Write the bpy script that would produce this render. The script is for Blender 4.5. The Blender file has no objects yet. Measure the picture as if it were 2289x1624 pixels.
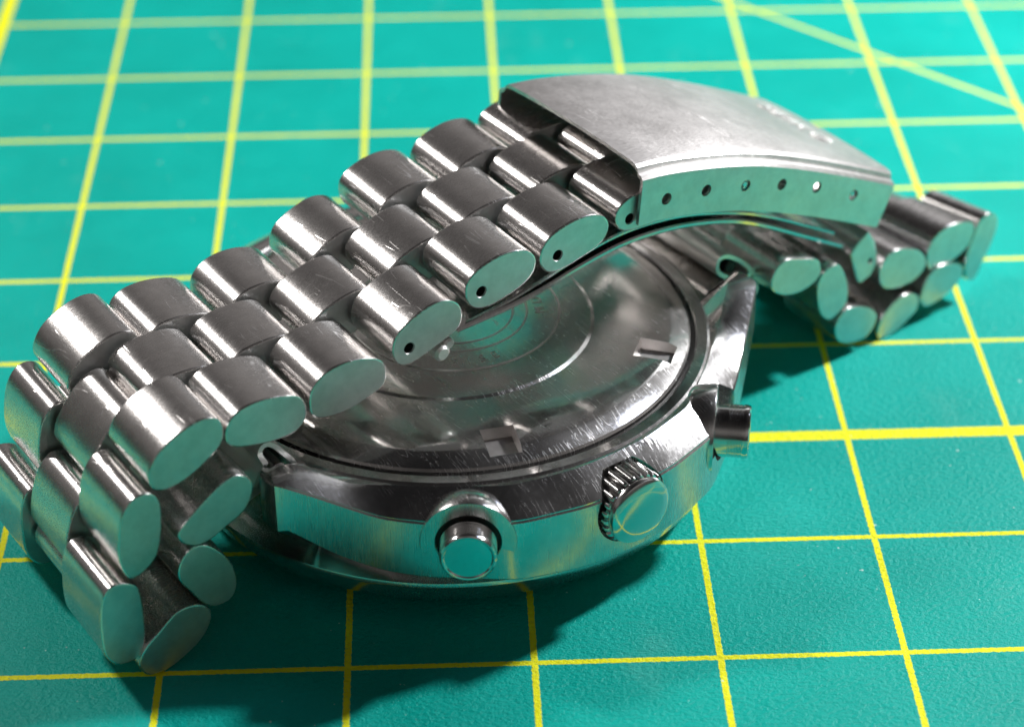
import bpy, bmesh, math, random
from mathutils import Vector, Matrix
random.seed(7)
R = math.radians
sc = bpy.context.scene
COL = sc.collection
# Scene unit: 1 Blender unit = 1 cm (a wristwatch on a cutting mat printed with a half-inch grid).
sc.unit_settings.scale_length = 0.01

# ------------------------------------------------------------------ camera
cam_d = bpy.data.cameras.new("camera")
cam = bpy.data.objects.new("camera", cam_d)
COL.objects.link(cam)
cam_d.sensor_fit = 'HORIZONTAL'
cam_d.sensor_width = 36.0
cam_d.lens = 36.0 * 5097.36 / 2289.0
cam_d.clip_start = 0.1
cam_d.clip_end = 1000
CAM = Vector((4.51752, -11.71079, 10.37400))
cam.matrix_world = (Matrix.Translation(CAM) @ Matrix.Rotation(-0.0357199, 4, 'Z')
                    @ Matrix.Rotation(0.976832, 4, 'X') @ Matrix.Rotation(-0.004754, 4, 'Z'))
cam_d.dof.use_dof = True
cam_d.dof.focus_distance = 15.9
cam_d.dof.aperture_fstop = 0.33
sc.camera = cam

# ------------------------------------------------------------------ world: a dim room, warm grey
w = bpy.data.worlds.new("World")
sc.world = w
w.use_nodes = True
wn = w.node_tree.nodes
wl = w.node_tree.links
bg = wn['Background']
tc = wn.new('ShaderNodeTexCoord')
sep = wn.new('ShaderNodeSeparateXYZ')
wl.new(tc.outputs['Generated'], sep.inputs[0])
rmp = wn.new('ShaderNodeValToRGB')
mr = wn.new('ShaderNodeMapRange')
mr.inputs['From Min'].default_value = -0.2
mr.inputs['From Max'].default_value = 1.0
wl.new(sep.outputs['Z'], mr.inputs['Value'])
wl.new(mr.outputs[0], rmp.inputs[0])
rmp.color_ramp.elements[0].color = (0.08, 0.072, 0.066, 1)
rmp.color_ramp.elements[1].color = (0.018, 0.017, 0.018, 1)
for p_, c_ in ((0.30, (0.14, 0.13, 0.122, 1)), (0.45, (0.40, 0.375, 0.36, 1)), (0.56, (0.42, 0.395, 0.38, 1)), (0.68, (0.26, 0.245, 0.238, 1)), (0.80, (0.10, 0.094, 0.092, 1))):
    e_ = rmp.color_ramp.elements.new(p_)
    e_.color = c_
nz = wn.new('ShaderNodeTexNoise')
nz.inputs['Scale'].default_value = 1.6
nz.inputs['Detail'].default_value = 2
wl.new(tc.outputs['Generated'], nz.inputs['Vector'])
mr2 = wn.new('ShaderNodeMapRange')
mr2.inputs['From Min'].default_value = 0.3
mr2.inputs['From Max'].default_value = 0.7
mr2.inputs['To Min'].default_value = 0.45
mr2.inputs['To Max'].default_value = 1.35
wl.new(nz.outputs['Fac'], mr2.inputs['Value'])
wl.new(rmp.outputs[0], bg.inputs['Color'])
wl.new(mr2.outputs[0], bg.inputs['Strength'])
mr2.inputs['To Max'].default_value = 0.58
mr2.inputs['To Min'].default_value = 0.2

# ------------------------------------------------------------------ lamps
def area_lamp(name, loc, target, size, power, color, size_y=None):
    d = bpy.data.lights.new(name, 'AREA')
    d.shape = 'RECTANGLE' if size_y else 'DISK'
    d.size = size
    if size_y:
        d.size_y = size_y
    d.energy = power
    d.color = color
    o = bpy.data.objects.new(name, d)
    COL.objects.link(o)
    o.location = loc
    o.rotation_euler = (Vector(target) - Vector(loc)).to_track_quat('-Z', 'Y').to_euler()
    return o

LAMPS = [
    # name, location, target, size, power, colour, size_y
    ('desk_lamp', (19.5, 10.0, 12.5), (5.0, 4.0, 0), 1.8, 5600, (0.97, 0.985, 1.0), None),
    ('room_lamp', (-9.0, 9.8, 14.5), (3.5, 4.0, 1), 2.4, 2300, (1.0, 0.97, 0.94), None),
    ('window_lamp', (18.5, 10.5, 17.5), (5.0, 2.0, 0.8), 5.5, 270, (0.70, 0.78, 1.0), None),
]
for l in LAMPS:
    area_lamp(*l)

sc.render.engine = 'CYCLES'
sc.view_settings.view_transform = 'Standard'
sc.view_settings.look = 'None'
sc.view_settings.exposure = 0.15
sc.view_settings.gamma = 1.0
sc.cycles.use_denoising = True
sc.cycles.max_bounces = 10
sc.cycles.glossy_bounces = 8
sc.cycles.diffuse_bounces = 3
sc.cycles.caustics_reflective = True
sc.cycles.caustics_refractive = False
sc.cycles.blur_glossy = 0.3
sc.cycles.sample_clamp_indirect = 6.0

# ------------------------------------------------------------------ node helpers
class NT:
    def __init__(self, name):
        self.m = bpy.data.materials.new(name)
        self.m.use_nodes = True
        self.t = self.m.node_tree
        self.b = self.t.nodes['Principled BSDF']
        self.tc = self.t.nodes.new('ShaderNodeTexCoord')

    def link(self, a, b):
        self.t.links.new(a, b)

    def put(self, sock, v):
        if isinstance(v, (int, float, tuple)):
            sock.default_value = v
        elif v is not None:
            self.link(v, sock)

    def math(self, op, a, b=None, c=None, clamp=False):
        n = self.t.nodes.new('ShaderNodeMath')
        n.operation = op
        n.use_clamp = clamp
        self.put(n.inputs[0], a)
        self.put(n.inputs[1], b)
        self.put(n.inputs[2], c)
        return n.outputs[0]

    def mapping(self, scale=(1, 1, 1), rot=(0, 0, 0), loc=(0, 0, 0), src=None):
        n = self.t.nodes.new('ShaderNodeMapping')
        n.inputs['Scale'].default_value = scale
        n.inputs['Rotation'].default_value = rot
        n.inputs['Location'].default_value = loc
        self.link(src or self.tc.outputs['Object'], n.inputs['Vector'])
        return n.outputs[0]

    def noise(self, vec, scale, detail=3, rough=0.5):
        n = self.t.nodes.new('ShaderNodeTexNoise')
        n.inputs['Scale'].default_value = scale
        n.inputs['Detail'].default_value = detail
        n.inputs['Roughness'].default_value = rough
        self.link(vec, n.inputs['Vector'])
        return n.outputs['Fac']

    def range(self, v, a, b, c, d, clamp=True):
        n = self.t.nodes.new('ShaderNodeMapRange')
        n.clamp = clamp
        self.put(n.inputs['Value'], v)
        for k, x in zip(('From Min', 'From Max', 'To Min', 'To Max'), (a, b, c, d)):
            n.inputs[k].default_value = x
        return n.outputs[0]

    def mix(self, f, a, b):
        n = self.t.nodes.new('ShaderNodeMix')
        n.data_type = 'RGBA'
        self.put(n.inputs[0], f)
        self.put(n.inputs[6], a)
        self.put(n.inputs[7], b)
        return n.outputs[2]

    def bump(self, h, strength, dist, normal=None):
        n = self.t.nodes.new('ShaderNodeBump')
        n.inputs['Strength'].default_value = strength
        n.inputs['Distance'].default_value = dist
        self.put(n.inputs['Height'], h)
        if normal is not None:
            self.link(normal, n.inputs['Normal'])
        return n.outputs[0]


def scratch_mask(t, scale, ang, lo, hi, seed):
    """short straight scuffs: ridges of a strongly stretched noise, broken up by a second one"""
    v = t.mapping((scale, scale * 0.10, scale * 0.10), (0, 0, ang), (seed, seed * 2.3, 0))
    n = t.noise(v, 1.0, 1.0, 0.4)
    ridge = t.range(t.math('ABSOLUTE', t.math('SUBTRACT', n, 0.5)), 0.0, 0.008, 1.0, 0.0)
    br = t.noise(t.mapping((1, 1, 1), (0, 0, 0), (seed, 0, seed)), 5.0, 2)
    return t.math('MULTIPLY', ridge, t.range(br, lo, hi, 0.0, 1.0))


def brushed(name, base, rough, axis, strength=0.25, scuffs=True, aniso=None):
    """brushed steel: hairlines that run along `axis` (object space)"""
    t = NT(name)
    sc_ = [150.0, 150.0, 150.0]
    sc_[axis] = 3.0
    h = t.noise(t.mapping(tuple(sc_)), 1.0, 2, 0.6)
    big = t.noise(t.tc.outputs['Object'], 1.7, 3)
    fine = t.noise(t.tc.outputs['Object'], 9.0, 4, 0.65)
    t.b.inputs['Metallic'].default_value = 1.0
    if aniso:                                   # the hairlines spread a highlight across themselves
        cv = t.t.nodes.new('ShaderNodeCombineXYZ')
        for q, x in enumerate(aniso[1]):
            cv.inputs[q].default_value = x
        t.link(cv.outputs[0], t.b.inputs['Tangent'])
        t.b.inputs['Anisotropic'].default_value = aniso[0]
    dark = tuple(x * 0.86 for x in base) + (1,)
    t.put(t.b.inputs['Base Color'], t.mix(t.range(fine, 0.35, 0.65, 0, 1), dark, base + (1,)))
    r = t.math('ADD', t.range(big, 0.3, 0.7, rough - 0.025, rough + 0.03), t.range(h, 0.3, 0.7, -0.04, 0.05, False))
    nrm = t.bump(h, strength, 0.004)
    if scuffs:
        s = t.math('MAXIMUM', scratch_mask(t, 9, 0.5, 0.55, 0.62, 3.1), scratch_mask(t, 7, -0.4, 0.56, 0.63, 8.7))
        r = t.math('ADD', r, t.math('MULTIPLY', s, 0.15))
        nrm = t.bump(s, 0.12 if scuffs == 'light' else 0.16, 0.004, nrm)
    t.put(t.b.inputs['Roughness'], r)
    t.link(nrm, t.b.inputs['Normal'])
    return t.m


def polished(name, base, rough, scratch=0.5, veil=0.0):
    """worn polished steel: mirror finish under a web of hairline scratches and scuffs"""
    t = NT(name)
    t.b.inputs['Metallic'].default_value = 1.0
    t.b.inputs['Base Color'].default_value = base + (1,)
    ms = [scratch_mask(t, 26, 0.3, 0.50, 0.62, 1.0), scratch_mask(t, 21, 1.4, 0.50, 0.62, 4.0),
          scratch_mask(t, 31, 2.3, 0.50, 0.62, 9.0), scratch_mask(t, 24, 2.9, 0.50, 0.62, 15.0)]
    s = ms[0]
    for m_ in ms[1:]:
        s = t.math('MAXIMUM', s, m_)
    micro = t.noise(t.tc.outputs['Object'], 30.0, 4, 0.7)
    big = t.noise(t.tc.outputs['Object'], 1.9, 3)
    r = t.math('ADD', t.range(big, 0.35, 0.65, rough * 0.7, rough * 1.6), t.range(micro, 0.4, 0.65, 0.0, 0.10 * scratch))
    r = t.math('ADD', r, t.math('MULTIPLY', s, 0.3 * scratch))
    t.put(t.b.inputs['Roughness'], r)
    n1 = t.bump(micro, 0.06 * scratch, 0.003)
    t.link(t.bump(s, 0.22 * scratch, 0.002, n1), t.b.inputs['Normal'])
    if veil:                                    # countless hairlines too fine to see scatter part of the light
        g = t.t.nodes.new('ShaderNodeBsdfAnisotropic')
        g.inputs['Color'].default_value = base + (1,)
        g.inputs['Roughness'].default_value = 0.40
        mx = t.t.nodes.new('ShaderNodeMixShader')
        t.put(mx.inputs[0], t.range(big, 0.35, 0.65, veil * 0.6, veil * 1.4))
        t.link(t.b.outputs[0], mx.inputs[1])
        t.link(g.outputs[0], mx.inputs[2])
        out = [n for n in t.t.nodes if n.type == 'OUTPUT_MATERIAL'][0]
        t.link(mx.outputs[0], out.inputs['Surface'])
    return t.m


STEEL = (0.76, 0.735, 0.722)
ACROSS = (0.559, -0.829, 0.0)
M_link = brushed('brushed_steel_links', STEEL, 0.24, 0, 0.2, True, (0.6, ACROSS))
M_end = brushed('satin_steel_link_ends', (0.70, 0.70, 0.69), 0.40, 2, 0.06, False)
M_flank = brushed('satin_steel_case_flank', (0.66, 0.66, 0.65), 0.24, 2, 0.06, False)
M_clasp = brushed('worn_brushed_steel_clasp', (0.66, 0.63, 0.615), 0.38, 0, 0.15, 'light', (0.5, ACROSS))
M_polish = polished('polished_worn_steel', (0.66, 0.645, 0.64), 0.10, 0.6, 0.07)
M_back = polished('polished_scratched_case_back', (0.68, 0.66, 0.645), 0.07, 0.9, 0.14)
M_cap = polished('polished_clean_steel', (0.66, 0.65, 0.64), 0.12, 0.1)
M_engr = polished('bright_engraved_edge', (0.88, 0.87, 0.85), 0.42, 0.1)

t = NT('black_gasket_and_hole_shade')  # gasket rubber; also painted inside holes as their shade
t.put(t.b.inputs['Base Color'], t.mix(t.noise(t.tc.outputs['Object'], 12), (0.006, 0.006, 0.006, 1), (0.02, 0.018, 0.016, 1)))
t.b.inputs['Roughness'].default_value = 0.6
M_black = t.m

t = NT('domed_watch_glass')
t.put(t.b.inputs['Base Color'], (0.55, 0.62, 0.60, 1))
t.b.inputs['Roughness'].default_value = 0.05
t.b.inputs['Transmission Weight'].default_value = 0.6
t.put(t.b.inputs['Roughness'], t.range(t.noise(t.tc.outputs['Object'], 8), 0.4, 0.7, 0.03, 0.12))
M_glass = t.m


# ------------------------------------------------------------------ cutting mat
CELL = 1.27


def mat_material():
    t = NT('self_healing_mat')
    sx = t.t.nodes.new('ShaderNodeSeparateXYZ')
    t.link(t.tc.outputs['Object'], sx.inputs[0])
    X, Y = sx.outputs[0], sx.outputs[1]
    wob = t.noise(t.tc.outputs['Object'], 34.0, 3, 0.6)          # ragged silk-screened edges
    wob = t.range(wob, 0.3, 0.7, -0.0045, 0.0045, False)

    def grid(coord):
        u = t.math('PINGPONG', coord, CELL / 2)                  # distance to nearest line
        return t.math('ADD', u, wob)

    def line(dist, half):
        return t.range(dist, half, half + 0.003, 1.0, 0.0)
    lx = line(grid(X), 0.0215)
    ly = line(grid(Y), 0.0215)

    def one(coord, pos, half):
        return line(t.math('ADD', t.math('ABSOLUTE', t.math('SUBTRACT', coord, pos)), wob), half)
    tx = one(X, 0.0, 0.062)
    ty = one(Y, 2 * CELL, 0.062)
    dg = line(t.math('ADD', t.math('MULTIPLY', t.math('ABSOLUTE', t.math('SUBTRACT', t.math('ADD', X, Y), 14.21 * CELL)), 0.7071), wob), 0.0215)
    m = t.math('MAXIMUM', t.math('MAXIMUM', lx, ly), t.math('MAXIMUM', t.math('MAXIMUM', tx, ty), dg))
    # ink is broken up by pin-holes
    pin = t.noise(t.tc.outputs['Object'], 60.0, 2, 0.7)
    m = t.math('MULTIPLY', m, t.range(pin, 0.30, 0.40, 0.35, 1.0))
    big = t.noise(t.tc.outputs['Object'], 0.55, 4, 0.6)
    teal = t.mix(t.range(big, 0.35, 0.65, 0, 1), (0.000, 0.345, 0.285, 1), (0.000, 0.40, 0.335, 1))
    # dust and light scuffs
    vo = t.t.nodes.new('ShaderNodeTexVoronoi')
    vo.inputs['Scale'].default_value = 3.3
    t.link(t.tc.outputs['Object'], vo.inputs['Vector'])
    speck_size = t.range(t.noise(t.tc.outputs['Object'], 1.3, 2), 0.4, 0.7, 0.02, 0.06)
    speck = t.math('LESS_THAN', vo.outputs['Distance'], speck_size)
    vo2 = t.t.nodes.new('ShaderNodeTexVoronoi')
    vo2.inputs['Scale'].default_value = 9.0
    t.link(t.tc.outputs['Object'], vo2.inputs['Vector'])
    sp2 = t.math('MULTIPLY', t.math('LESS_THAN', vo2.outputs['Distance'], 0.06), t.range(t.noise(t.tc.outputs['Object'], 0.9, 3), 0.5, 0.62, 0, 1))
    speck = t.math('MAXIMUM', speck, sp2)
    smear = t.range(t.noise(t.mapping((1.0, 0.55, 1), (0, 0, 0.6), (3, 1, 0)), 1.5, 5, 0.62), 0.60, 0.85, 0.0, 0.10)
    col = t.mix(smear, teal, (0.42, 0.62, 0.55, 1))
    col = t.mix(m, col, (0.86, 0.85, 0.012, 1))
    col = t.mix(t.math('MULTIPLY', speck, 0.65), col, (0.65, 0.78, 0.72, 1))
    t.put(t.b.inputs['Base Color'], col)
    t.b.inputs['Specular IOR Level'].default_value = 0.2
    rr = t.range(t.noise(t.tc.outputs['Object'], 2.2, 5, 0.65), 0.35, 0.7, 0.36, 0.52)
    t.put(t.b.inputs['Roughness'], t.math('ADD', rr, t.math('MULTIPLY', m, 0.08)))
    g1 = t.noise(t.mapping((0.8, 1.2, 1)), 26.0, 3, 0.75)
    g2 = t.noise(t.tc.outputs['Object'], 75.0, 2, 0.6)
    n1 = t.bump(g1, 0.85, 0.018)
    n2 = t.bump(g2, 0.28, 0.004, n1)
    n3 = t.bump(m, 0.25, 0.004, n2)
    t.link(n3, t.b.inputs['Normal'])
    return t.m


def new_obj(name, bm, mat, parent=None, smooth=True, mats=None):
    me = bpy.data.meshes.new(name)
    bmesh.ops.recalc_face_normals(bm, faces=bm.faces)
    bm.to_mesh(me)
    bm.free()
    for mm in (mats or [mat]):
        me.materials.append(mm)
    if smooth:
        me.shade_smooth()
        me.set_sharp_from_angle(angle=R(28))
    o = bpy.data.objects.new(name, me)
    COL.objects.link(o)
    if parent is not None:
        o.parent = parent
    return o


bm = bmesh.new()
X0, X1, Y0, Y1 = -25.4, 36.0, -9.0, 40.0
r_ = 0.5
pts = []
for cx_, cy_, a0 in ((X1 - r_, Y1 - r_, 0), (X0 + r_, Y1 - r_, 90), (X0 + r_, Y0 + r_, 180), (X1 - r_, Y0 + r_, 270)):
    for k in range(7):
        an = R(a0 + 15 * k)
        pts.append((cx_ + r_ * math.cos(an), cy_ + r_ * math.sin(an)))
top = [bm.verts.new((x, y, 0)) for x, y in pts]
bot = [bm.verts.new((x, y, -0.3)) for x, y in pts]
bm.faces.new(top)
bm.faces.new(bot[::-1])
for i in range(len(pts)):
    j = (i + 1) % len(pts)
    bm.faces.new((top[i], bot[i], bot[j], top[j]))
cm = new_obj('cutting_mat', bm, mat_material(), None, False)
cm['label'] = 'green cutting mat with a printed yellow grid, lying flat under the watch'
cm['category'] = 'cutting mat'

# ------------------------------------------------------------------ the watch: local axes s (12-6), t (towards crown), z
root = bpy.data.objects.new('wristwatch', None)
COL.objects.link(root)
root.empty_display_size = 0.5
root.location = (4.493, 2.516, 0)
root.rotation_euler = (0, 0, R(34))
root['label'] = 'steel chronograph wristwatch lying face down on its closed link bracelet'
root['category'] = 'wristwatch'


def L(s, t, z):
    return Vector((s, -t, z))


def catmull(pts, n):
    """closed smooth curve through pts, n samples"""
    m = len(pts)
    dense = []
    for i in range(m):
        p0, p1, p2, p3 = (Vector(pts[(i + k) % m]) for k in (-1, 0, 1, 2))
        for k in range(12):
            u = k / 12
            dense.append(0.5 * ((2 * p1) + (p2 - p0) * u + (2 * p0 - 5 * p1 + 4 * p2 - p3) * u * u + (3 * p1 - p0 - 3 * p2 + p3) * u ** 3))
    # light smoothing of the hand-measured outline, then equal-length resampling
    for _ in range(6):
        dense = [(dense[i - 1] + dense[i] * 2 + dense[(i + 1) % len(dense)]) / 4 for i in range(len(dense))]
    seg = [(dense[(i + 1) % len(dense)] - dense[i]).length for i in range(len(dense))]
    tot = sum(seg)
    out, acc, i = [], 0.0, 0
    for k in range(n):
        want = tot * k / n
        while acc + seg[i] < want:
            acc += seg[i]
            i += 1
        f = (want - acc) / seg[i]
        out.append(dense[i].lerp(dense[(i + 1) % len(dense)], f))
    return out


def centroid(poly):
    A = cx = cy = 0
    for i in range(len(poly)):
        x, y = poly[i]
        x1, y1 = poly[(i + 1) % len(poly)]
        k = x * y1 - x1 * y
        A += k
        cx += (x + x1) * k
        cy += (y + y1) * k
    return Vector((cx / (3 * A), cy / (3 * A)))


def superoval(c, ln, th, ang, n=48, p=2.5):
    out = []
    for k in range(n):
        u = 2 * math.pi * k / n
        x = math.copysign(abs(math.cos(u)) ** (2 / p), math.cos(u)) * ln / 2
        y = math.copysign(abs(math.sin(u)) ** (2 / p), math.sin(u)) * th / 2
        out.append(Vector((c[0] + x * math.cos(ang) - y * math.sin(ang), c[1] + x * math.sin(ang) + y * math.cos(ang))))
    return out


SKEW = 0.0           # how much a link row leans along the bracelet, per cm of width


def ring(bm, poly, t):
    return [bm.verts.new(L(p[0] - SKEW * (0.9 - t), t, p[1])) for p in poly]


def bridge(bm, a, b, mi=0):
    n = len(a)
    for i in range(n):
        j = (i + 1) % n
        f = bm.faces.new((a[i], a[j], b[j], b[i]))
        f.material_index = mi


def inset(poly, d):
    c = centroid(poly)
    n = len(poly)
    out = []
    for i in range(n):
        tg = (poly[(i + 1) % n] - poly[i - 1]).normalized()
        nr = Vector((-tg.y, tg.x))
        if nr.dot(c - poly[i]) < 0:
            nr = -nr
        out.append(poly[i] + nr * d)
    return out


def link_bm(poly, t_near, t_far, hole=None, hr=0.045):
    """one solid link: a rounded prism across the bracelet, finely bevelled ends, optional pin hole"""
    bm = bmesh.new()
    b = 0.011
    r0o = ring(bm, inset(poly, b), t_near)
    r0 = ring(bm, inset(poly, b + 0.006), t_near)
    r1 = ring(bm, inset(poly, b * 0.3), t_near - b * 0.3)
    r2 = ring(bm, poly, t_near - b)
    r2b = ring(bm, poly, t_near - b - 0.006)      # support loops keep the body straight right up to the bevel
    r3b = ring(bm, poly, t_far + b + 0.006)
    r3 = ring(bm, poly, t_far + b)
    r4 = ring(bm, inset(poly, b * 0.3), t_far + b * 0.3)
    r5o = ring(bm, inset(poly, b), t_far)
    r5 = ring(bm, inset(poly, b + 0.006), t_far)
    bridge(bm, r0o, r0, 1)
    bridge(bm, r5o, r5, 1)
    for a_, b_ in ((r0o, r1), (r1, r2), (r2, r2b), (r2b, r3b), (r3b, r3), (r3, r4), (r4, r5o)):
        bridge(bm, a_, b_)
    bm.faces.new(r5).material_index = 1
    if hole is None:
        bm.faces.new(r0).material_index = 1
    else:
        h = Vector(hole)
        circ = []
        for p in inset(poly, b + 0.006):
            d = (p - h).normalized()
            circ.append(h + d * hr)
        h0 = ring(bm, circ, t_near)
        bridge(bm, r0, h0, 1)
        lip = ring(bm, [h + (p - h) * 0.86 for p in circ], t_near - 0.012)
        bridge(bm, h0, lip, 1)
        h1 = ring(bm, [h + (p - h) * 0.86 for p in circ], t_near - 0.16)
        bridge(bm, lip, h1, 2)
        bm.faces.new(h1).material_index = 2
    return bm


LINK_MATS = [M_link, M_end, M_black]  # third one paints the shade inside the pin holes black


def tube_bm(p0, p1, r, n=20, cap_bevel=0.0):
    bm = bmesh.new()
    p0, p1 = Vector(p0), Vector(p1)
    d = (p1 - p0).normalized()
    u = d.orthogonal().normalized()
    v = d.cross(u)
    prof = [(0, max(r - cap_bevel, 0.001)), (cap_bevel, r), ((p1 - p0).length - cap_bevel, r), ((p1 - p0).length, max(r - cap_bevel, 0.001))]
    rings = []
    for h, rr in prof:
        rings.append([bm.verts.new(p0 + d * h + (u * math.cos(2 * math.pi * k / n) + v * math.sin(2 * math.pi * k / n)) * rr) for k in range(n)])
    for a_, b_ in zip(rings, rings[1:]):
        bridge(bm, a_, b_)
    bm.faces.new(rings[0])
    bm.faces.new(rings[-1])
    return bm


def revolve_bm(profile, axis_p, axis_d, up, n=96, close=True, radial=None):
    """profile (h, r) revolved about axis_d from axis_p; radial(k, n, j) scales the radius"""
    bm = bmesh.new()
    d = Vector(axis_d).normalized()
    u = Vector(up) - d * Vector(up).dot(d)
    u.normalize()
    v = d.cross(u)
    rings = []
    for j, (h, r) in enumerate(profile):
        if r <= 1e-6:
            rings.append([bm.verts.new(Vector(axis_p) + d * h)])
            continue
        rg = []
        for k in range(n):
            f = radial(k, n, j) if radial else 1.0
            an = 2 * math.pi * k / n
            rg.append(bm.verts.new(Vector(axis_p) + d * h + (u * math.cos(an) + v * math.sin(an)) * r * f))
        rings.append(rg)
    for a_, b_ in zip(rings, rings[1:]):
        if len(a_) == 1 and len(b_) == 1:
            continue
        if len(a_) == 1:
            for i in range(n):
                bm.faces.new((a_[0], b_[i], b_[(i + 1) % n]))
        elif len(b_) == 1:
            for i in range(n):
                bm.faces.new((a_[i], a_[(i + 1) % n], b_[0]))
        else:
            bridge(bm, a_, b_)
    if close:
        if len(rings[0]) > 1:
            bm.faces.new(rings[0])
        if len(rings[-1]) > 1:
            bm.faces.new(rings[-1])
    return bm


SHARP = R(28)


def carve(o, cutter_bms):
    """boolean-difference each cutter out of o and bake the result; cutters are thrown away"""
    cm_ = bmesh.new()
    for cb in cutter_bms:
        bmesh.ops.recalc_face_normals(cb, faces=cb.faces)
        tmp = bpy.data.meshes.new('tmp')
        cb.to_mesh(tmp)
        cb.free()
        cm_.from_mesh(tmp)
        bpy.data.meshes.remove(tmp)
    me = bpy.data.meshes.new('cutter')
    cm_.to_mesh(me)
    cm_.free()
    me.materials.append(o.data.materials[-1])
    c = bpy.data.objects.new('cutter', me)
    COL.objects.link(c)
    c.parent = o.parent
    md = o.modifiers.new('carve', 'BOOLEAN')
    md.operation = 'DIFFERENCE'
    md.solver = 'EXACT'
    md.object = c
    try:
        md.use_self = False
        md.material_mode = 'TRANSFER'
    except Exception:
        pass
    bpy.context.view_layer.update()
    dg = bpy.context.evaluated_depsgraph_get()
    nm = bpy.data.meshes.new_from_object(o.evaluated_get(dg))
    nm.name = o.name
    o.modifiers.clear()
    o.data = nm
    bpy.data.objects.remove(c)
    nm.shade_smooth()
    nm.set_sharp_from_angle(angle=SHARP)
    return o


# ------------------------------------------------------------------ bracelet: profile outlines (s, z) of the near row of links
LEFT_CHAIN = [
    (0.900, [(0.248, 2.036), (0.265, 2.109), (0.321, 2.181), (0.419, 2.224), (0.561, 2.253), (0.689, 2.247), (0.791, 2.212), (0.850, 2.151), (0.864, 2.080), (0.825, 2.001), (0.739, 1.951), (0.609, 1.918), (0.494, 1.893), (0.379, 1.888), (0.308, 1.914), (0.258, 1.979)]),
    (0.900, [(-0.389, 2.006), (-0.375, 2.074), (-0.310, 2.136), (-0.194, 2.179), (-0.079, 2.198), (0.051, 2.188), (0.155, 2.144), (0.215, 2.067), (0.208, 1.982), (0.155, 1.915), (0.050, 1.866), (-0.068, 1.836), (-0.186, 1.818), (-0.289, 1.835), (-0.353, 1.881), (-0.383, 1.943)]),
    (0.900, [(-1.003, 1.769), (-0.969, 1.871), (-0.884, 1.936), (-0.767, 1.989), (-0.633, 2.019), (-0.516, 1.994), (-0.441, 1.930), (-0.418, 1.838), (-0.445, 1.749), (-0.557, 1.693), (-0.694, 1.646), (-0.829, 1.609), (-0.929, 1.615), (-0.985, 1.671)]),
    (0.905, [(-1.678, 1.602), (-1.659, 1.709), (-1.575, 1.789), (-1.461, 1.824), (-1.317, 1.823), (-1.173, 1.782), (-1.085, 1.722), (-1.057, 1.628), (-1.086, 1.523), (-1.187, 1.480), (-1.336, 1.442), (-1.466, 1.438), (-1.594, 1.459), (-1.663, 1.513)]),
    (0.920, [(-2.335, 1.623), (-2.303, 1.732), (-2.212, 1.794), (-2.077, 1.808), (-1.925, 1.785), (-1.773, 1.728), (-1.710, 1.635), (-1.717, 1.524), (-1.791, 1.452), (-1.910, 1.440), (-2.046, 1.454), (-2.198, 1.493), (-2.300, 1.543)]),
    (0.935, [(-2.914, 1.602), (-2.844, 1.712), (-2.726, 1.791), (-2.573, 1.845), (-2.443, 1.844), (-2.364, 1.786), (-2.343, 1.697), (-2.370, 1.607), (-2.451, 1.540), (-2.571, 1.470), (-2.688, 1.429), (-2.801, 1.419), (-2.880, 1.455), (-2.916, 1.522)]),
    (0.950, [(-3.180, 1.222), (-3.136, 1.366), (-3.063, 1.455), (-2.969, 1.473), (-2.891, 1.428), (-2.856, 1.319), (-2.867, 1.158), (-2.898, 1.004), (-2.955, 0.905), (-3.055, 0.846), (-3.130, 0.845), (-3.176, 0.927), (-3.198, 1.063)]),
    (0.970, [(-3.388, 0.618), (-3.371, 0.738), (-3.325, 0.843), (-3.249, 0.869), (-3.160, 0.836), (-3.092, 0.771), (-3.073, 0.632), (-3.075, 0.437), (-3.091, 0.290), (-3.135, 0.202), (-3.232, 0.185), (-3.322, 0.222), (-3.385, 0.332), (-3.396, 0.470)]),
    (1.000, [(-3.164, 0.171), (-3.105, 0.274), (-2.981, 0.366), (-2.857, 0.457), (-2.741, 0.460), (-2.648, 0.418), (-2.590, 0.334), (-2.616, 0.224), (-2.694, 0.129), (-2.818, 0.057), (-2.959, 0.007), (-3.093, 0.026), (-3.145, 0.082)]),
    (1.000, [(-2.804, 0.800), (-2.758, 0.885), (-2.677, 0.932), (-2.584, 0.905), (-2.496, 0.813), (-2.410, 0.675), (-2.377, 0.527), (-2.391, 0.424), (-2.446, 0.362), (-2.555, 0.361), (-2.647, 0.429), (-2.730, 0.569), (-2.804, 0.703)]),
    (1.000, [(-2.775, 1.095), (-2.693, 1.171), (-2.551, 1.273), (-2.430, 1.343), (-2.333, 1.366), (-2.240, 1.320), (-2.198, 1.239), (-2.216, 1.142), (-2.282, 1.045), (-2.423, 0.983), (-2.543, 0.932), (-2.640, 0.925), (-2.722, 0.964), (-2.772, 1.030)]),
]
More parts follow.
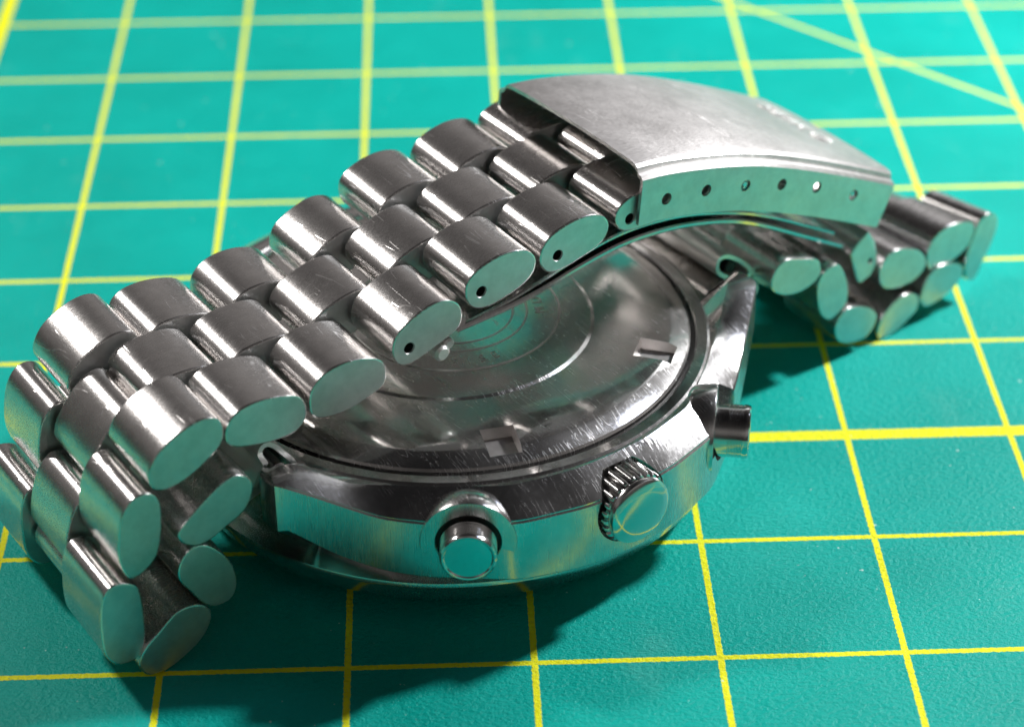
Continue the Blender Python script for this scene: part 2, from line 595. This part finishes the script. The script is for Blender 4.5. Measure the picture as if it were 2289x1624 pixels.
RIGHT_CHAIN = [
    (0.900, [(3.370, 0.926), (3.434, 1.006), (3.547, 1.080), (3.635, 0.955), (3.676, 0.815), (3.681, 0.728), (3.622, 0.644), (3.515, 0.610), (3.474, 0.646), (3.422, 0.781)]),
    (0.900, [(3.689, 0.598), (3.689, 0.704), (3.741, 0.791), (3.824, 0.824), (3.952, 0.799), (4.113, 0.724), (4.197, 0.625), (4.215, 0.533), (4.148, 0.460), (4.024, 0.431), (3.845, 0.450), (3.738, 0.505)]),
    (0.900, [(4.230, 0.570), (4.225, 0.679), (4.272, 0.769), (4.378, 0.827), (4.519, 0.835), (4.680, 0.796), (4.756, 0.726), (4.760, 0.617), (4.704, 0.550), (4.583, 0.485), (4.432, 0.453), (4.302, 0.458), (4.250, 0.498)]),
    (0.910, [(4.709, 0.247), (4.690, 0.408), (4.710, 0.531), (4.755, 0.667), (4.793, 0.761), (4.891, 0.801), (4.991, 0.756), (5.026, 0.657), (5.000, 0.536), (4.952, 0.422), (4.890, 0.313), (4.829, 0.191), (4.762, 0.194)]),
    (0.920, [(4.176, 0.253), (4.196, 0.333), (4.235, 0.427), (4.329, 0.490), (4.486, 0.476), (4.614, 0.408), (4.654, 0.316), (4.601, 0.225), (4.504, 0.174), (4.353, 0.131), (4.249, 0.133), (4.191, 0.182)]),
    (0.920, [(3.709, 0.060), (3.710, 0.158), (3.750, 0.241), (3.842, 0.314), (3.964, 0.355), (4.095, 0.323), (4.156, 0.250), (4.144, 0.144), (4.074, 0.094), (3.954, 0.030), (3.830, 0.001), (3.739, 0.015)]),
    (0.930, [(3.203, 0.285), (3.207, 0.369), (3.248, 0.439), (3.317, 0.481), (3.469, 0.440), (3.601, 0.364), (3.666, 0.278), (3.657, 0.205), (3.603, 0.128), (3.507, 0.100), (3.355, 0.127), (3.249, 0.191)]),
    (0.950, [(3.078, 0.974), (3.150, 0.968), (3.206, 0.896), (3.269, 0.758), (3.290, 0.624), (3.268, 0.537), (3.200, 0.489), (3.118, 0.461), (3.055, 0.492), (2.999, 0.566), (2.959, 0.686), (2.942, 0.818), (2.967, 0.902), (3.009, 0.958)]),
    (0.970, [(2.422, 1.063), (2.439, 1.138), (2.491, 1.209), (2.581, 1.227), (2.735, 1.174), (2.892, 1.117), (2.940, 1.035), (2.943, 0.962), (2.877, 0.904), (2.763, 0.874), (2.645, 0.882), (2.525, 0.927), (2.439, 0.996)]),
]


HOLES = {0: (0.407, 2.017), 1: (-0.255, 1.964), 2: (-0.864, 1.737)}
W1, W2 = 0.31, 0.30      # row boundaries, near side and far side, around the bracelet's middle t = 0.025


def rows(t_near):
    half = t_near - 0.025
    k = half / 3
    g = 0.017
    return (t_near, 0.025 + k + g), (0.025 + k - g, 0.025 - k + g), (0.025 - k - g, 0.025 - half)


def build_chain(chain, ln, th, holes, skews=None):
    global SKEW
    skews = skews or [0.0] * len(chain)
    polys = []
    for t_near, pts in chain:
        polys.append((t_near, catmull(pts, 48)))
    for i, (tn, poly) in enumerate(polys):
        SKEW = skews[i]
        near, mid, far = rows(tn)
        h = holes.get(i)
        o = new_obj('bracelet_link', link_bm(poly, near[0], near[1], h), None, root, True, LINK_MATS)
        if h:
            pin = new_obj('link_pin', tube_bm(L(h[0], tn - 0.15, h[1]), L(h[0], tn - 0.05, h[1]), 0.027, 16, 0.008), M_cap, o)
        new_obj('bracelet_link', link_bm(poly, far[0], far[1]), None, root, True, LINK_MATS)
    for i in range(len(polys) - 1):
        (ta, pa), (tb, pb) = polys[i], polys[i + 1]
        ca, cb = centroid(pa), centroid(pb)
        d = cb - ca
        tn = (ta + tb) / 2
        SKEW = (skews[i] + skews[i + 1]) / 2
        near, mid, far = rows(tn)
        poly = superoval((ca + cb) / 2, ln, th, math.atan2(d.y, d.x), 48)
        new_obj('bracelet_link', link_bm(poly, mid[0], mid[1]), None, root, True, LINK_MATS)
    SKEW = 0.0


clasp_link = superoval((1.235, 2.13), 0.63, 0.31, R(1))
filler_link = superoval((1.86, 2.06), 0.60, 0.30, R(-10))  # added filler row, blocks the bright mat seen through the clasp
LEFT = [(0.9, [tuple(p) for p in filler_link[::3]]), (0.9, [tuple(p) for p in clasp_link[::3]])] + LEFT_CHAIN
build_chain(LEFT, 0.60, 0.335, {1: (1.054, 2.09), 2: HOLES[0], 3: HOLES[1], 4: HOLES[2]}, [0.0, -0.02] + [-0.045] * 11)
build_chain(RIGHT_CHAIN[1:], 0.50, 0.31, {}, [0.06, 0.13, 0.19, 0.13, 0.08, 0.04, 0.0, 0.0])
# angular hinge link under the right end of the clasp
tn, hp = RIGHT_CHAIN[0]
hp = [Vector(p) for p in hp]
bm_h = link_bm(hp, 0.86, -0.80, (3.60, 0.79), 0.03)
hinge = new_obj('hinge_link', bm_h, None, root, True, [M_link, M_end, M_cap])

# ------------------------------------------------------------------ case (centre offset from the bracelet centre line)
CS, CT = 0.06, 0.02


def interp(tab, x):
    for (x0, y0), (x1, y1) in zip(tab, tab[1:]):
        if x <= x1:
            u = (x - x0) / (x1 - x0)
            return y0 + (y1 - y0) * u
    return tab[-1][1]


def smooth_tab(tab, it=3):
    xs = [tab[0][0] + (tab[-1][0] - tab[0][0]) * k / 60 for k in range(61)]
    ys = [interp(tab, x) for x in xs]
    for _ in range(it * 4):
        ys = [ys[0] * 0.5 + ys[1] * 0.5] + [(ys[k - 1] + 2 * ys[k] + ys[k + 1]) / 4 for k in range(1, 60)] + [ys[60]]
    return list(zip(xs, ys))


F = smooth_tab([(0, 2.205), (0.36, 2.185), (0.87, 2.055), (1.36, 1.70), (1.75, 1.36), (2.11, 1.06)], 2)
ZT = smooth_tab([(0, 0.92), (0.9, 0.93), (1.35, 0.93), (1.6, 0.96), (1.77, 1.04), (1.95, 1.13), (2.11, 1.20)], 1)
ZB = smooth_tab([(0, 0.395), (0.5, 0.41), (1.0, 0.45), (1.36, 0.47), (1.57, 0.50), (1.75, 0.58), (1.88, 0.66), (2.0, 0.76), (2.11, 0.84)], 1)

quad = []          # (s, t, ztop, zbot, angle-on-ring)
for k in range(41):
    s = 2.08 * k / 40
    t_ = interp(F, s)
    quad.append((s, t_, interp(ZT, s), interp(ZB, s), math.atan2(t_, s)))
a_tip = quad[-1][4]
quad.append((2.13, 1.03, 1.200, 0.80, a_tip - 0.004))
quad.append((2.145, 0.980, 1.195, 0.80, a_tip - 0.008))
quad.append((2.145, 0.860, 1.190, 0.80, a_tip - 0.012))
quad.append((2.11, 0.825, 1.185, 0.78, a_tip - 0.016))
a_in = math.atan2(0.815, 1.80)
for k in range(1, 6):
    u = k / 6
    quad.append((2.11 - 0.33 * u, 0.818, 1.185 - 0.09 * u, 0.78 - 0.3 * u, a_tip - 0.016 + (a_in - a_tip + 0.016) * u))
for k in range(0, 13):
    an = a_in * (1 - k / 12)
    quad.append((1.955 * math.cos(an), 1.955 * math.sin(an), 1.06, 0.48, an))
full = []
q1 = quad[::-1]                      # from s-axis to t-axis (angle rising)
full += q1
full += [(-s, t_, a, b, math.pi - an) for s, t_, a, b, an in quad[1:]]
full += [(-s, -t_, a, b, math.pi + an) for s, t_, a, b, an in q1[1:]]
full += [(s, -t_, a, b, 2 * math.pi - an) for s, t_, a, b, an in quad[1:-1]]

bm = bmesh.new()


def loop(fn):
    return [bm.verts.new(L(CS + x, CT + y, z)) for x, y, z in (fn(*q) for q in full)]


def circ_at(r, z):
    return lambda s, t_, a, b, an: (r * math.cos(an), r * math.sin(an), z)


def blend(r, zc, u, lift):
    def fn(s, t_, a, b, an):
        cx, cy = r * math.cos(an), r * math.sin(an)
        return (cx + (s - cx) * u, cy + (t_ - cy) * u, zc + (a - zc) * u + lift)
    return fn


def outl(inset_, use_top, dz):
    def fn(s, t_, a, b, an):
        rr = math.hypot(s, t_)
        k = (rr - inset_) / rr
        return (s * k, t_ * k, (a if use_top else b) + dz)
    return fn


FN = {}
for k in range(41):
    s0, t0 = quad[max(k - 1, 0)][:2]
    s1, t1 = quad[min(k + 1, 40)][:2]
    d_ = Vector((s1 - s0, t1 - t0)).normalized()
    FN[(round(quad[k][0], 5), round(quad[k][1], 5))] = (-d_.y, d_.x)
TIP = {0: (2.085, 0.872), 1: (2.095, 0.862), 2: (2.10, 0.852), 3: (2.09, 0.832)}


def ridge(u):
    """the crease between the flat inner ring and the polished outer chamfer"""
    def fn(s, t_, a, b, an):
        key = (round(abs(s), 5), round(abs(t_), 5))
        sg, tgn = math.copysign(1, s), math.copysign(1, t_)
        if key in FN:
            nx, ny = FN[key]
            w_ = 0.235 - 0.02 * min(1, abs(s) / 2)
            x, y = abs(s) - nx * w_, abs(t_) - ny * w_
            rr = math.hypot(x, y)
            if rr < 1.952:
                x, y = x * 1.952 / rr, y * 1.952 / rr
            z = max(1.082, a + 0.045)
        else:
            m_ = [k for k in range(41, 45) if abs(quad[k][0] - abs(s)) < 1e-6 and abs(quad[k][1] - abs(t_)) < 1e-6]
            if m_:
                x, y = TIP[m_[0] - 41]
                z = a + 0.03
            else:
                x, y = abs(s) * 0.998, abs(t_) * 0.998
                z = a + 0.004
        z = z + (a + 0.004 - z) * u + 0.05 * u * (1 - u)
        return (sg * (x + (abs(s) - x) * u), tgn * (y + (abs(t_) - y) * u), z)
    return fn


loops = [loop(circ_at(1.838, 0.98)), loop(circ_at(1.838, 1.078)), loop(circ_at(1.850, 1.092)), loop(circ_at(1.925, 1.092)),
         loop(circ_at(1.942, 1.078)),
         loop(ridge(0.0)), loop(ridge(0.04)), loop(ridge(0.5)), loop(ridge(0.95)),
         loop(outl(0.012, True, 0.004)), loop(outl(0.0, True, -0.008)),
         loop(outl(0.0, True, -0.014)), loop(outl(0.0, False, 0.016)),
         loop(outl(0.0, False, 0.010)), loop(outl(0.012, False, -0.004)),
         loop(circ_at(1.93, 0.385)), loop(circ_at(1.93, 0.37))]
for i, (a_, b_) in enumerate(zip(loops, loops[1:])):
    bridge(bm, a_, b_, 1 if i in (10, 11, 12) else 0)
bm.faces.new(loops[0])
bm.faces.new(loops[-1])
case = new_obj('case', bm, None, root, True, [M_polish, M_flank, M_polish])
SHARP = R(20)
bpy.context.view_layer.update()

ZC = 0.785
CROWN_D = Vector((0, -1, 0))
PA = math.atan2(1.22, 1.975)


def radial_dir(ang):     # ang measured from +t towards +s
    return Vector((math.sin(ang), -math.cos(ang), 0))


def radial_pt(ang, r, z):
    return Vector((CS, -CT, z)) + radial_dir(ang) * r


# pusher seats: where the collar's flat end sits, and which way the pusher points
SEATS = [((-1.145, 1.866), R(-35.5)), ((1.035, 1.862), R(46))]
cut = []
for (s_, t_), ang in SEATS:
    p = L(CS + s_, CT + t_, ZC)
    d = radial_dir(ang)
    u_ = Vector((-d.y, d.x, 0))                                          # flat facet the collar ends in (upper part only)
    fb = bmesh.new()
    arc = [R(-14 + 208 * k / 40) for k in range(41)]
    ra = [fb.verts.new(p + u_ * 0.337 * math.cos(x) + Vector((0, 0, 0.337 * math.sin(x)))) for x in arc]
    rb = [fb.verts.new(v.co + d * 0.7) for v in ra]
    bridge(fb, ra, rb)
    fb.faces.new(ra)
    fb.faces.new(rb)
    cut.append(fb)
    cut.append(tube_bm(p - d * 0.16, p + d * 0.3, 0.222, 40))            # bore of the pusher
p = radial_pt(0, 2.03, ZC)
cut.append(tube_bm(p, p + radial_dir(0) * 0.8, 0.29, 56))
for c_ in cut:
    carve(case, [c_])
for (s_, t_), ang in SEATS:
    p = L(CS + s_, CT + t_, ZC)
    d = radial_dir(ang)
    col = new_obj('pusher_collar', revolve_bm([(-0.21, 0.25), (-0.20, 0.300), (-0.17, 0.318), (-0.012, 0.331), (0.002, 0.325), (0.002, 0.322), (0.002, 0.228), (-0.006, 0.222), (-0.012, 0.222), (-0.15, 0.222), (-0.15, 0.20)],
                                        p, d, (0, 0, 1), 72, False), M_polish, case)
    cb = bmesh.new()
    cb.from_mesh(col.data)
    bmesh.ops.delete(cb, geom=[f for f in cb.faces if s_ < 0 and f.calc_center_median().z < ZC - 0.06 and (f.calc_center_median() - p).cross(d).length > 0.226], context='FACES')
    cb.to_mesh(col.data)
    cb.free()
    col.data.materials.append(M_flank)
    for f in col.data.polygons:
        if abs(f.normal.dot(d)) > 0.95:
            f.material_index = 1


def top_profile_obj(name, prof, mat, parent, n=128):
    return new_obj(name, revolve_bm(prof, (CS, -CT, 0), (0, 0, 1), (1, 0, 0), n), mat, parent)


back = top_profile_obj('case_back', [(0.95, 1.80), (1.085, 1.80), (1.102, 1.785), (1.112, 1.765), (1.152, 1.665), (1.158, 1.640),
                                     (1.166, 1.40), (1.176, 1.085), (1.188, 1.06), (1.190, 1.0), (1.193, 0.5), (1.194, 0.0)], None, root)
back.data.materials.clear()
back.data.materials.append(M_back)
back.data.materials.append(M_clasp)
bpy.context.view_layer.update()
cut = []
for k in range(6):
    an = R(51.5 + 60 * k)                        # angle from +s towards +t
    d = Vector((math.cos(an), -math.sin(an), 0))
    e = Vector((-d.y, d.x, 0))
    c0 = Vector((CS, -CT, 0))
    cb = bmesh.new()
    vs = []
    for z_, sh in ((1.08, -0.010), (1.30, 0.03)):
        for u, v in ((1.44 - sh, -0.115 - sh), (1.715 + sh * 0.5, -0.115 - sh), (1.715 + sh * 0.5, 0.115 + sh), (1.44 - sh, 0.115 + sh)):
            vs.append(cb.verts.new(c0 + d * u + e * v + Vector((0, 0, z_))))
    for f in ((0, 1, 2, 3), (4, 5, 6, 7), (0, 1, 5, 4), (1, 2, 6, 5), (2, 3, 7, 6), (3, 0, 4, 7)):
        cb.faces.new([vs[i] for i in f])
    cut.append(cb)
for c_ in cut:
    carve(back, [c_])

# black ring in the groove round the back
top_profile_obj('back_groove_ring', [(1.0, 1.799), (1.035, 1.801), (1.035, 1.837), (1.0, 1.839)], M_black, case)
# bezel and glass the watch lies on
bez = top_profile_obj('bezel', [(0.42, 1.90), (0.392, 2.06), (0.375, 2.125), (0.350, 2.132), (0.335, 2.130), (0.205, 2.075), (0.188, 2.062), (0.160, 2.0), (0.125, 1.93), (0.125, 1.85)], M_flank, root)
top_profile_obj('watch_glass', [(0.20, 1.86), (0.118, 1.86), (0.080, 1.80), (0.045, 1.55), (0.022, 1.15), (0.006, 0.6), (0.002, 0.0)], M_glass, root)


# ------------------------------------------------------------------ pushers and crown
def pusher(seat, ang, ln):
    p = L(CS + seat[0], CT + seat[1], ZC) - radial_dir(ang) * 0.14
    d = radial_dir(ang)
    ln += 0.14
    ribs = []
    h = ln - 0.155
    for k in range(5):
        ribs += [(h, 0.194), (h + 0.004, 0.189), (h + 0.011, 0.189), (h + 0.015, 0.194)]
        h += 0.022
    o = new_obj('pusher', revolve_bm([(0, 0.15), (0.02, 0.15), (0.024, 0.194)] + ribs +
                                     [(ln - 0.03, 0.196), (ln - 0.008, 0.190), (ln, 0.180), (ln - 0.002, 0.168), (ln - 0.010, 0.160), (ln - 0.010, 0.0)],
                                     p, d, (0, 0, 1), 64), M_cap, root)
    new_obj('pusher_gasket', revolve_bm([(0.0, 0.150), (0.0, 0.2205), (0.105, 0.2205), (0.105, 0.150)], p, d, (0, 0, 1), 48), M_black, o)
    return o


pusher(SEATS[0][0], SEATS[0][1], 0.18)
pusher(SEATS[1][0], SEATS[1][1], 0.25)

NR = 25


def flute(k, n, j):
    ph = (k % 8) / 8
    return {0: 0.87, 1: 0.905, 2: 0.985, 3: 1.0, 4: 1.0, 5: 1.0, 6: 0.985, 7: 0.905}[k % 8] if 1 <= j <= 4 else 1.0


p = radial_pt(0, 2.045, ZC)
crown = new_obj('crown', revolve_bm([(0, 0.16), (0.0, 0.250), (0.02, 0.272), (0.185, 0.272), (0.200, 0.262), (0.206, 0.245), (0.214, 0.251), (0.228, 0.253), (0.250, 0.246),
                                     (0.264, 0.225), (0.275, 0.16), (0.279, 0.0)], p, (0, -1, 0), (0, 0, 1), NR * 8, True, flute), M_cap, root)
new_obj('crown_stem', tube_bm(p + Vector((0, 0.05, 0)), p + Vector((0, -0.01, 0)), 0.14, 32), M_black, crown)

# ------------------------------------------------------------------ engraving on the back
def flat_ring(name, r, a0, a1, z, wd=0.006, cs=CS + 0.07, ct=CT - 0.02):
    bm = bmesh.new()
    n = 64
    prev = None
    full_c = abs(a1 - a0) >= 360
    for k in range(n + 1):
        an = R(a0 + (a1 - a0) * k / n)
        row = []
        for rr, zz in ((r - wd, z - 0.003), (r, z + 0.007), (r + wd, z - 0.003)):
            row.append(bm.verts.new(L(cs + rr * math.cos(an), ct + rr * math.sin(an), zz)))
        if prev:
            for i in range(2):
                bm.faces.new((prev[i], prev[i + 1], row[i + 1], row[i]))
        prev = row
    return new_obj(name, bm, M_engr, back)


for r in (0.435, 0.54, 0.785):
    flat_ring('engraved_ring', r, 0, 360, 1.195, 0.009)


def text_obj(name, body, size, mat, parent, mtx, depth=0.004, offset=0.0, spacing=1.0):
    cu = bpy.data.curves.new(name, 'FONT')
    cu.body = body
    cu.size = size
    cu.extrude = depth
    cu.offset = offset
    cu.resolution_u = 3
    cu.space_character = spacing
    cu.align_x = 'CENTER'
    cu.align_y = 'CENTER'
    tmp = bpy.data.objects.new('tmp', cu)
    COL.objects.link(tmp)
    bpy.context.view_layer.update()
    me = bpy.data.meshes.new_from_object(tmp.evaluated_get(bpy.context.evaluated_depsgraph_get()))
    bpy.data.objects.remove(tmp)
    me.materials.clear()
    me.materials.append(mat)
    me.name = name
    me.transform(mtx)
    o = bpy.data.objects.new(name, me)
    COL.objects.link(o)
    o.parent = parent
    return o


def letter(ch, ang, r, size=0.115, z=1.1945):
    """letter on an arc, its foot towards the rim (ang from +s towards +t)"""
    an = R(ang)
    pos = L(CS + 0.03 + r * math.cos(an), CT - 0.02 + r * math.sin(an), z)
    down = Vector((math.cos(an), -math.sin(an), 0))
    up = -down
    right = up.cross(Vector((0, 0, 1)))
    m_ = Matrix((right, up, Vector((0, 0, 1)))).transposed().to_4x4()
    m_.translation = pos
    text_obj('engraved_letter', ch, size, M_engr, back, m_, 0.004, -0.0035)


for ch, ang in (('S', 122), ('.', 117), ('I', 113), ('S', 104), ('E', 95)):
    letter(ch, ang, 0.655)
for ch, ang in (('D', 21), ('M', 33), ('.', 41)):
    letter(ch, ang, 0.67)

# ------------------------------------------------------------------ clasp
def catmull_open(pts, n):
    pts = [Vector(p) for p in pts]
    ext = [2 * pts[0] - pts[1]] + pts + [2 * pts[-1] - pts[-2]]
    dense = []
    for i in range(1, len(ext) - 2):
        p0, p1, p2, p3 = ext[i - 1:i + 3]
        for k in range(16):
            u = k / 16
            dense.append(0.5 * ((2 * p1) + (p2 - p0) * u + (2 * p0 - 5 * p1 + 4 * p2 - p3) * u * u + (3 * p1 - p0 - 3 * p2 + p3) * u ** 3))
    dense.append(pts[-1])
    for _ in range(40):
        dense = [dense[0]] + [(dense[i - 1] + 2 * dense[i] + dense[i + 1]) / 4 for i in range(1, len(dense) - 1)] + [dense[-1]]
    L_ = [0]
    for a_, b_ in zip(dense, dense[1:]):
        L_.append(L_[-1] + (b_ - a_).length)
    out = []
    i = 0
    for k in range(n):
        w_ = L_[-1] * k / (n - 1)
        while i < len(L_) - 2 and L_[i + 1] < w_:
            i += 1
        out.append(dense[i].lerp(dense[i + 1], (w_ - L_[i]) / max(L_[i + 1] - L_[i], 1e-9)))
    return out


def sweep(name, path, section, mat, parent, thick=None, mats=None, skew=None):
    """section of (t, n) pairs swept along an (s, z) path; n is the height above the path"""
    bm = bmesh.new()
    n = len(path)
    rows_ = []
    for i, p in enumerate(path):
        a_ = path[max(i - 1, 0)]
        b_ = path[min(i + 1, n - 1)]
        tg = (b_ - a_).normalized()
        nr = Vector((-tg.y, tg.x))
        if nr.y < 0:
            nr = -nr
        u = i / (n - 1)
        row = []
        for t_, h in section:
            q = p + nr * h
            if skew:
                q = q + tg * skew(u, h)
            row.append(bm.verts.new(L(q.x, t_, q.y)))
        rows_.append(row)
    m = len(section)
    for r0, r1 in zip(rows_, rows_[1:]):
        for k in range(m):
            j = (k + 1) % m
            bm.faces.new((r0[k], r0[j], r1[j], r1[k]))
    # end caps as strips between outer and inner half of the closed section
    for rw in (rows_[0], rows_[-1]):
        h = m // 2
        for k in range(h - 1):
            bm.faces.new((rw[k], rw[k + 1], rw[m - 2 - k], rw[m - 1 - k]))
    return new_obj(name, bm, mat, parent, True, mats)


cpath = catmull_open([(1.13, 2.440), (1.38, 2.412), (1.80, 2.322), (2.24, 2.194), (2.70, 2.010), (3.185, 1.786), (3.715, 1.524)], 56)
outer = [(0.950, -0.400), (0.950, -0.20), (0.950, -0.075), (0.944, -0.045), (0.925, -0.022), (0.893, -0.014), (0.884, -0.004), (0.872, 0.024), (0.845, 0.043), (0.79, 0.052),
         (0.50, 0.066), (0.08, 0.072), (-0.35, 0.066), (-0.63, 0.052), (-0.69, 0.043), (-0.715, 0.024), (-0.73, -0.004), (-0.742, -0.014), (-0.775, -0.022), (-0.794, -0.045), (-0.80, -0.075),
         (-0.80, -0.20), (-0.80, -0.400)]
TH = 0.03
inner = []
for (t_, h) in outer:
    if t_ >= 0.949:
        inner.append((0.950 - TH, min(h, -0.08)))
    elif t_ <= -0.799:
        inner.append((-0.80 + TH, min(h, -0.08)))
    else:
        inner.append((max(min(t_, 0.950 - TH - 0.002), -0.80 + TH + 0.002), h - TH * 0.9))
clasp = sweep('clasp_cover', cpath, outer + inner[::-1], None, root, mats=[M_clasp, M_end])
for f in clasp.data.polygons:
    if abs(f.normal.y) > 0.95:
        f.material_index = 1
bpy.context.view_layer.update()
cut = []
CH = [(1.349, 2.175), (1.726, 2.116), (2.111, 2.026), (2.478, 1.912), (2.845, 1.762), (3.248, 1.556)]
for s_, z_ in CH:
    cut.append(tube_bm(L(s_, 1.1, z_), L(s_, 0.86, z_), 0.046, 20))
clasp.data.materials.append(M_cap)
carve(clasp, cut)
for k in (2, 5):
    s_, z_ = CH[k]
    new_obj('spring_bar_tip', tube_bm(L(s_ + 0.004, 0.935, z_ + 0.004), L(s_, 0.70, z_), 0.026, 16, 0.008), M_cap, clasp)
new_obj('clasp_catch', tube_bm(L(3.30, 0.80, 1.30), L(3.30, -0.6, 1.30), 0.05, 16, 0.01), M_cap, clasp)
# raised lettering across the right end of the cover
i0 = int(0.885 * 55)
tg = (cpath[i0 + 1] - cpath[i0 - 1]).normalized()
nr = Vector((-tg.y, tg.x))
pos = cpath[i0] + nr * 0.066
upv = L(tg.x, 0, tg.y).normalized()
nv = L(nr.x, 0, nr.y).normalized()
right = upv.cross(nv)
m_ = Matrix((right, upv, nv)).transposed().to_4x4()
m_.translation = L(pos.x, 0.06, pos.y)
text_obj('raised_lettering', 'SEIKO', 0.27, M_engr, clasp, m_, 0.012, 0.002, 1.15)

# folding blades under the cover
bp_ = [(-0.384, 1.655), (0.077, 1.672), (0.374, 1.712), (0.675, 1.775), (1.084, 1.830), (1.505, 1.805), (1.83, 1.742), (2.166, 1.642), (2.516, 1.472), (2.88, 1.262), (3.261, 1.045), (3.45, 0.93)]
blade = sweep('clasp_blade', catmull_open(bp_, 60), [(0.80, 0.0), (0.79, 0.012), (-0.64, 0.012), (-0.65, 0.0), (-0.65, -0.022), (-0.64, -0.034), (0.79, -0.034), (0.80, -0.022)], M_polish, root)
bp2 = [(-0.32, 1.665), (0.03, 1.70), (0.40, 1.775), (0.75, 1.86), (1.10, 1.905), (1.50, 1.88), (1.9, 1.79), (2.4, 1.61), (2.9, 1.34), (3.25, 1.14)]
new_obj_b = sweep('clasp_inner_blade', catmull_open(bp2, 50), [(0.78, 0.0), (0.77, 0.010), (-0.62, 0.010), (-0.63, 0.0), (-0.63, -0.016), (-0.62, -0.026), (0.77, -0.026), (0.78, -0.016)], M_polish, root)
new_obj('blade_hinge', tube_bm(L(-0.37, 0.80, 1.70), L(-0.37, -0.65, 1.70), 0.062, 20, 0.015), M_cap, root)


# ------------------------------------------------------------------ end pieces at the lugs: rolled sheet round the spring bars
def ribbon(name, pts, t0, t1, th, mat, closed=False, n=60):
    if closed:
        path = catmull(pts, n)
    else:
        path = catmull_open(pts, n)
    bm = bmesh.new()
    m = len(path)
    A, B = [], []
    for i, p in enumerate(path):
        a_ = path[i - 1] if (closed or i) else path[0]
        b_ = path[(i + 1) % m] if (closed or i < m - 1) else path[-1]
        tg_ = (b_ - a_).normalized()
        nr_ = Vector((-tg_.y, tg_.x)) * th / 2
        A.append(p + nr_)
        B.append(p - nr_)
    va = [[bm.verts.new(L(q.x, t_, q.y)) for q in A] for t_ in (t0, t1)]
    vb = [[bm.verts.new(L(q.x, t_, q.y)) for q in B] for t_ in (t0, t1)]
    rng = range(m) if closed else range(m - 1)
    for i in rng:
        j = (i + 1) % m
        bm.faces.new((va[0][i], va[0][j], va[1][j], va[1][i]))
        bm.faces.new((vb[0][i], vb[0][j], vb[1][j], vb[1][i]))
        bm.faces.new((va[0][i], va[0][j], vb[0][j], vb[0][i]))
        bm.faces.new((va[1][i], va[1][j], vb[1][j], vb[1][i]))
    if not closed:
        for i in (0, m - 1):
            bm.faces.new((va[0][i], va[1][i], vb[1][i], vb[0][i]))
    return new_obj(name, bm, mat, root)


hk = [(-2.082, 1.036), (-2.049, 1.097), (-2.029, 1.133), (-1.988, 1.178), (-1.998, 1.218), (-2.023, 1.273), (-2.019, 1.316), (-1.988, 1.342), (-1.947, 1.337), (-1.9, 1.295), (-1.847, 1.223), (-1.801, 1.162), (-1.77, 1.109), (-1.765, 1.061)]
ribbon('end_piece', hk, 0.80, -0.75, 0.036, M_engr)
bar = new_obj('spring_bar', tube_bm(L(-1.905, 0.835, 1.12), L(-1.905, -0.78, 1.12), 0.055, 20, 0.01), M_polish, root)
rg = [(2.065, 1.232), (2.075, 1.288), (2.142, 1.300), (2.244, 1.245), (2.341, 1.165), (2.410, 1.080), (2.385, 1.030), (2.256, 1.055), (2.139, 1.124), (2.081, 1.178)]
ribbon('end_piece', rg, 0.74, -0.69, 0.034, M_engr, True)
new_obj('spring_bar', tube_bm(L(2.235, 0.70, 1.15), L(2.235, -0.68, 1.15), 0.055, 20, 0.01), M_black, root)  # bar coloured black for the shade inside the rolled sheet
new_obj('end_piece', link_bm(superoval((2.50, 0.98), 0.20, 0.22, R(-30), 48), 0.60, -0.55), None, root, True, LINK_MATS)
new_obj('end_piece', link_bm(superoval((-2.16, 1.02), 0.22, 0.24, R(30), 48), 0.66, -0.60), None, root, True, LINK_MATS)
new_obj('end_piece', link_bm(superoval((2.27, 0.87), 0.56, 0.24, R(-8), 48), 0.70, -0.66), None, root, True, LINK_MATS)
new_obj('end_piece', link_bm(superoval((-2.12, 0.86), 0.46, 0.20, R(12), 48), 0.62, -0.60), None, root, True, LINK_MATS)
new_obj('fold_pin', tube_bm(L(-0.575, 0.89, 1.565), L(-0.575, 0.55, 1.565), 0.062, 18, 0.02), M_engr, root)
new_obj('fold_pin', tube_bm(L(-0.50, 0.86, 1.60), L(-0.50, 0.55, 1.60), 0.045, 18, 0.015), M_engr, root)
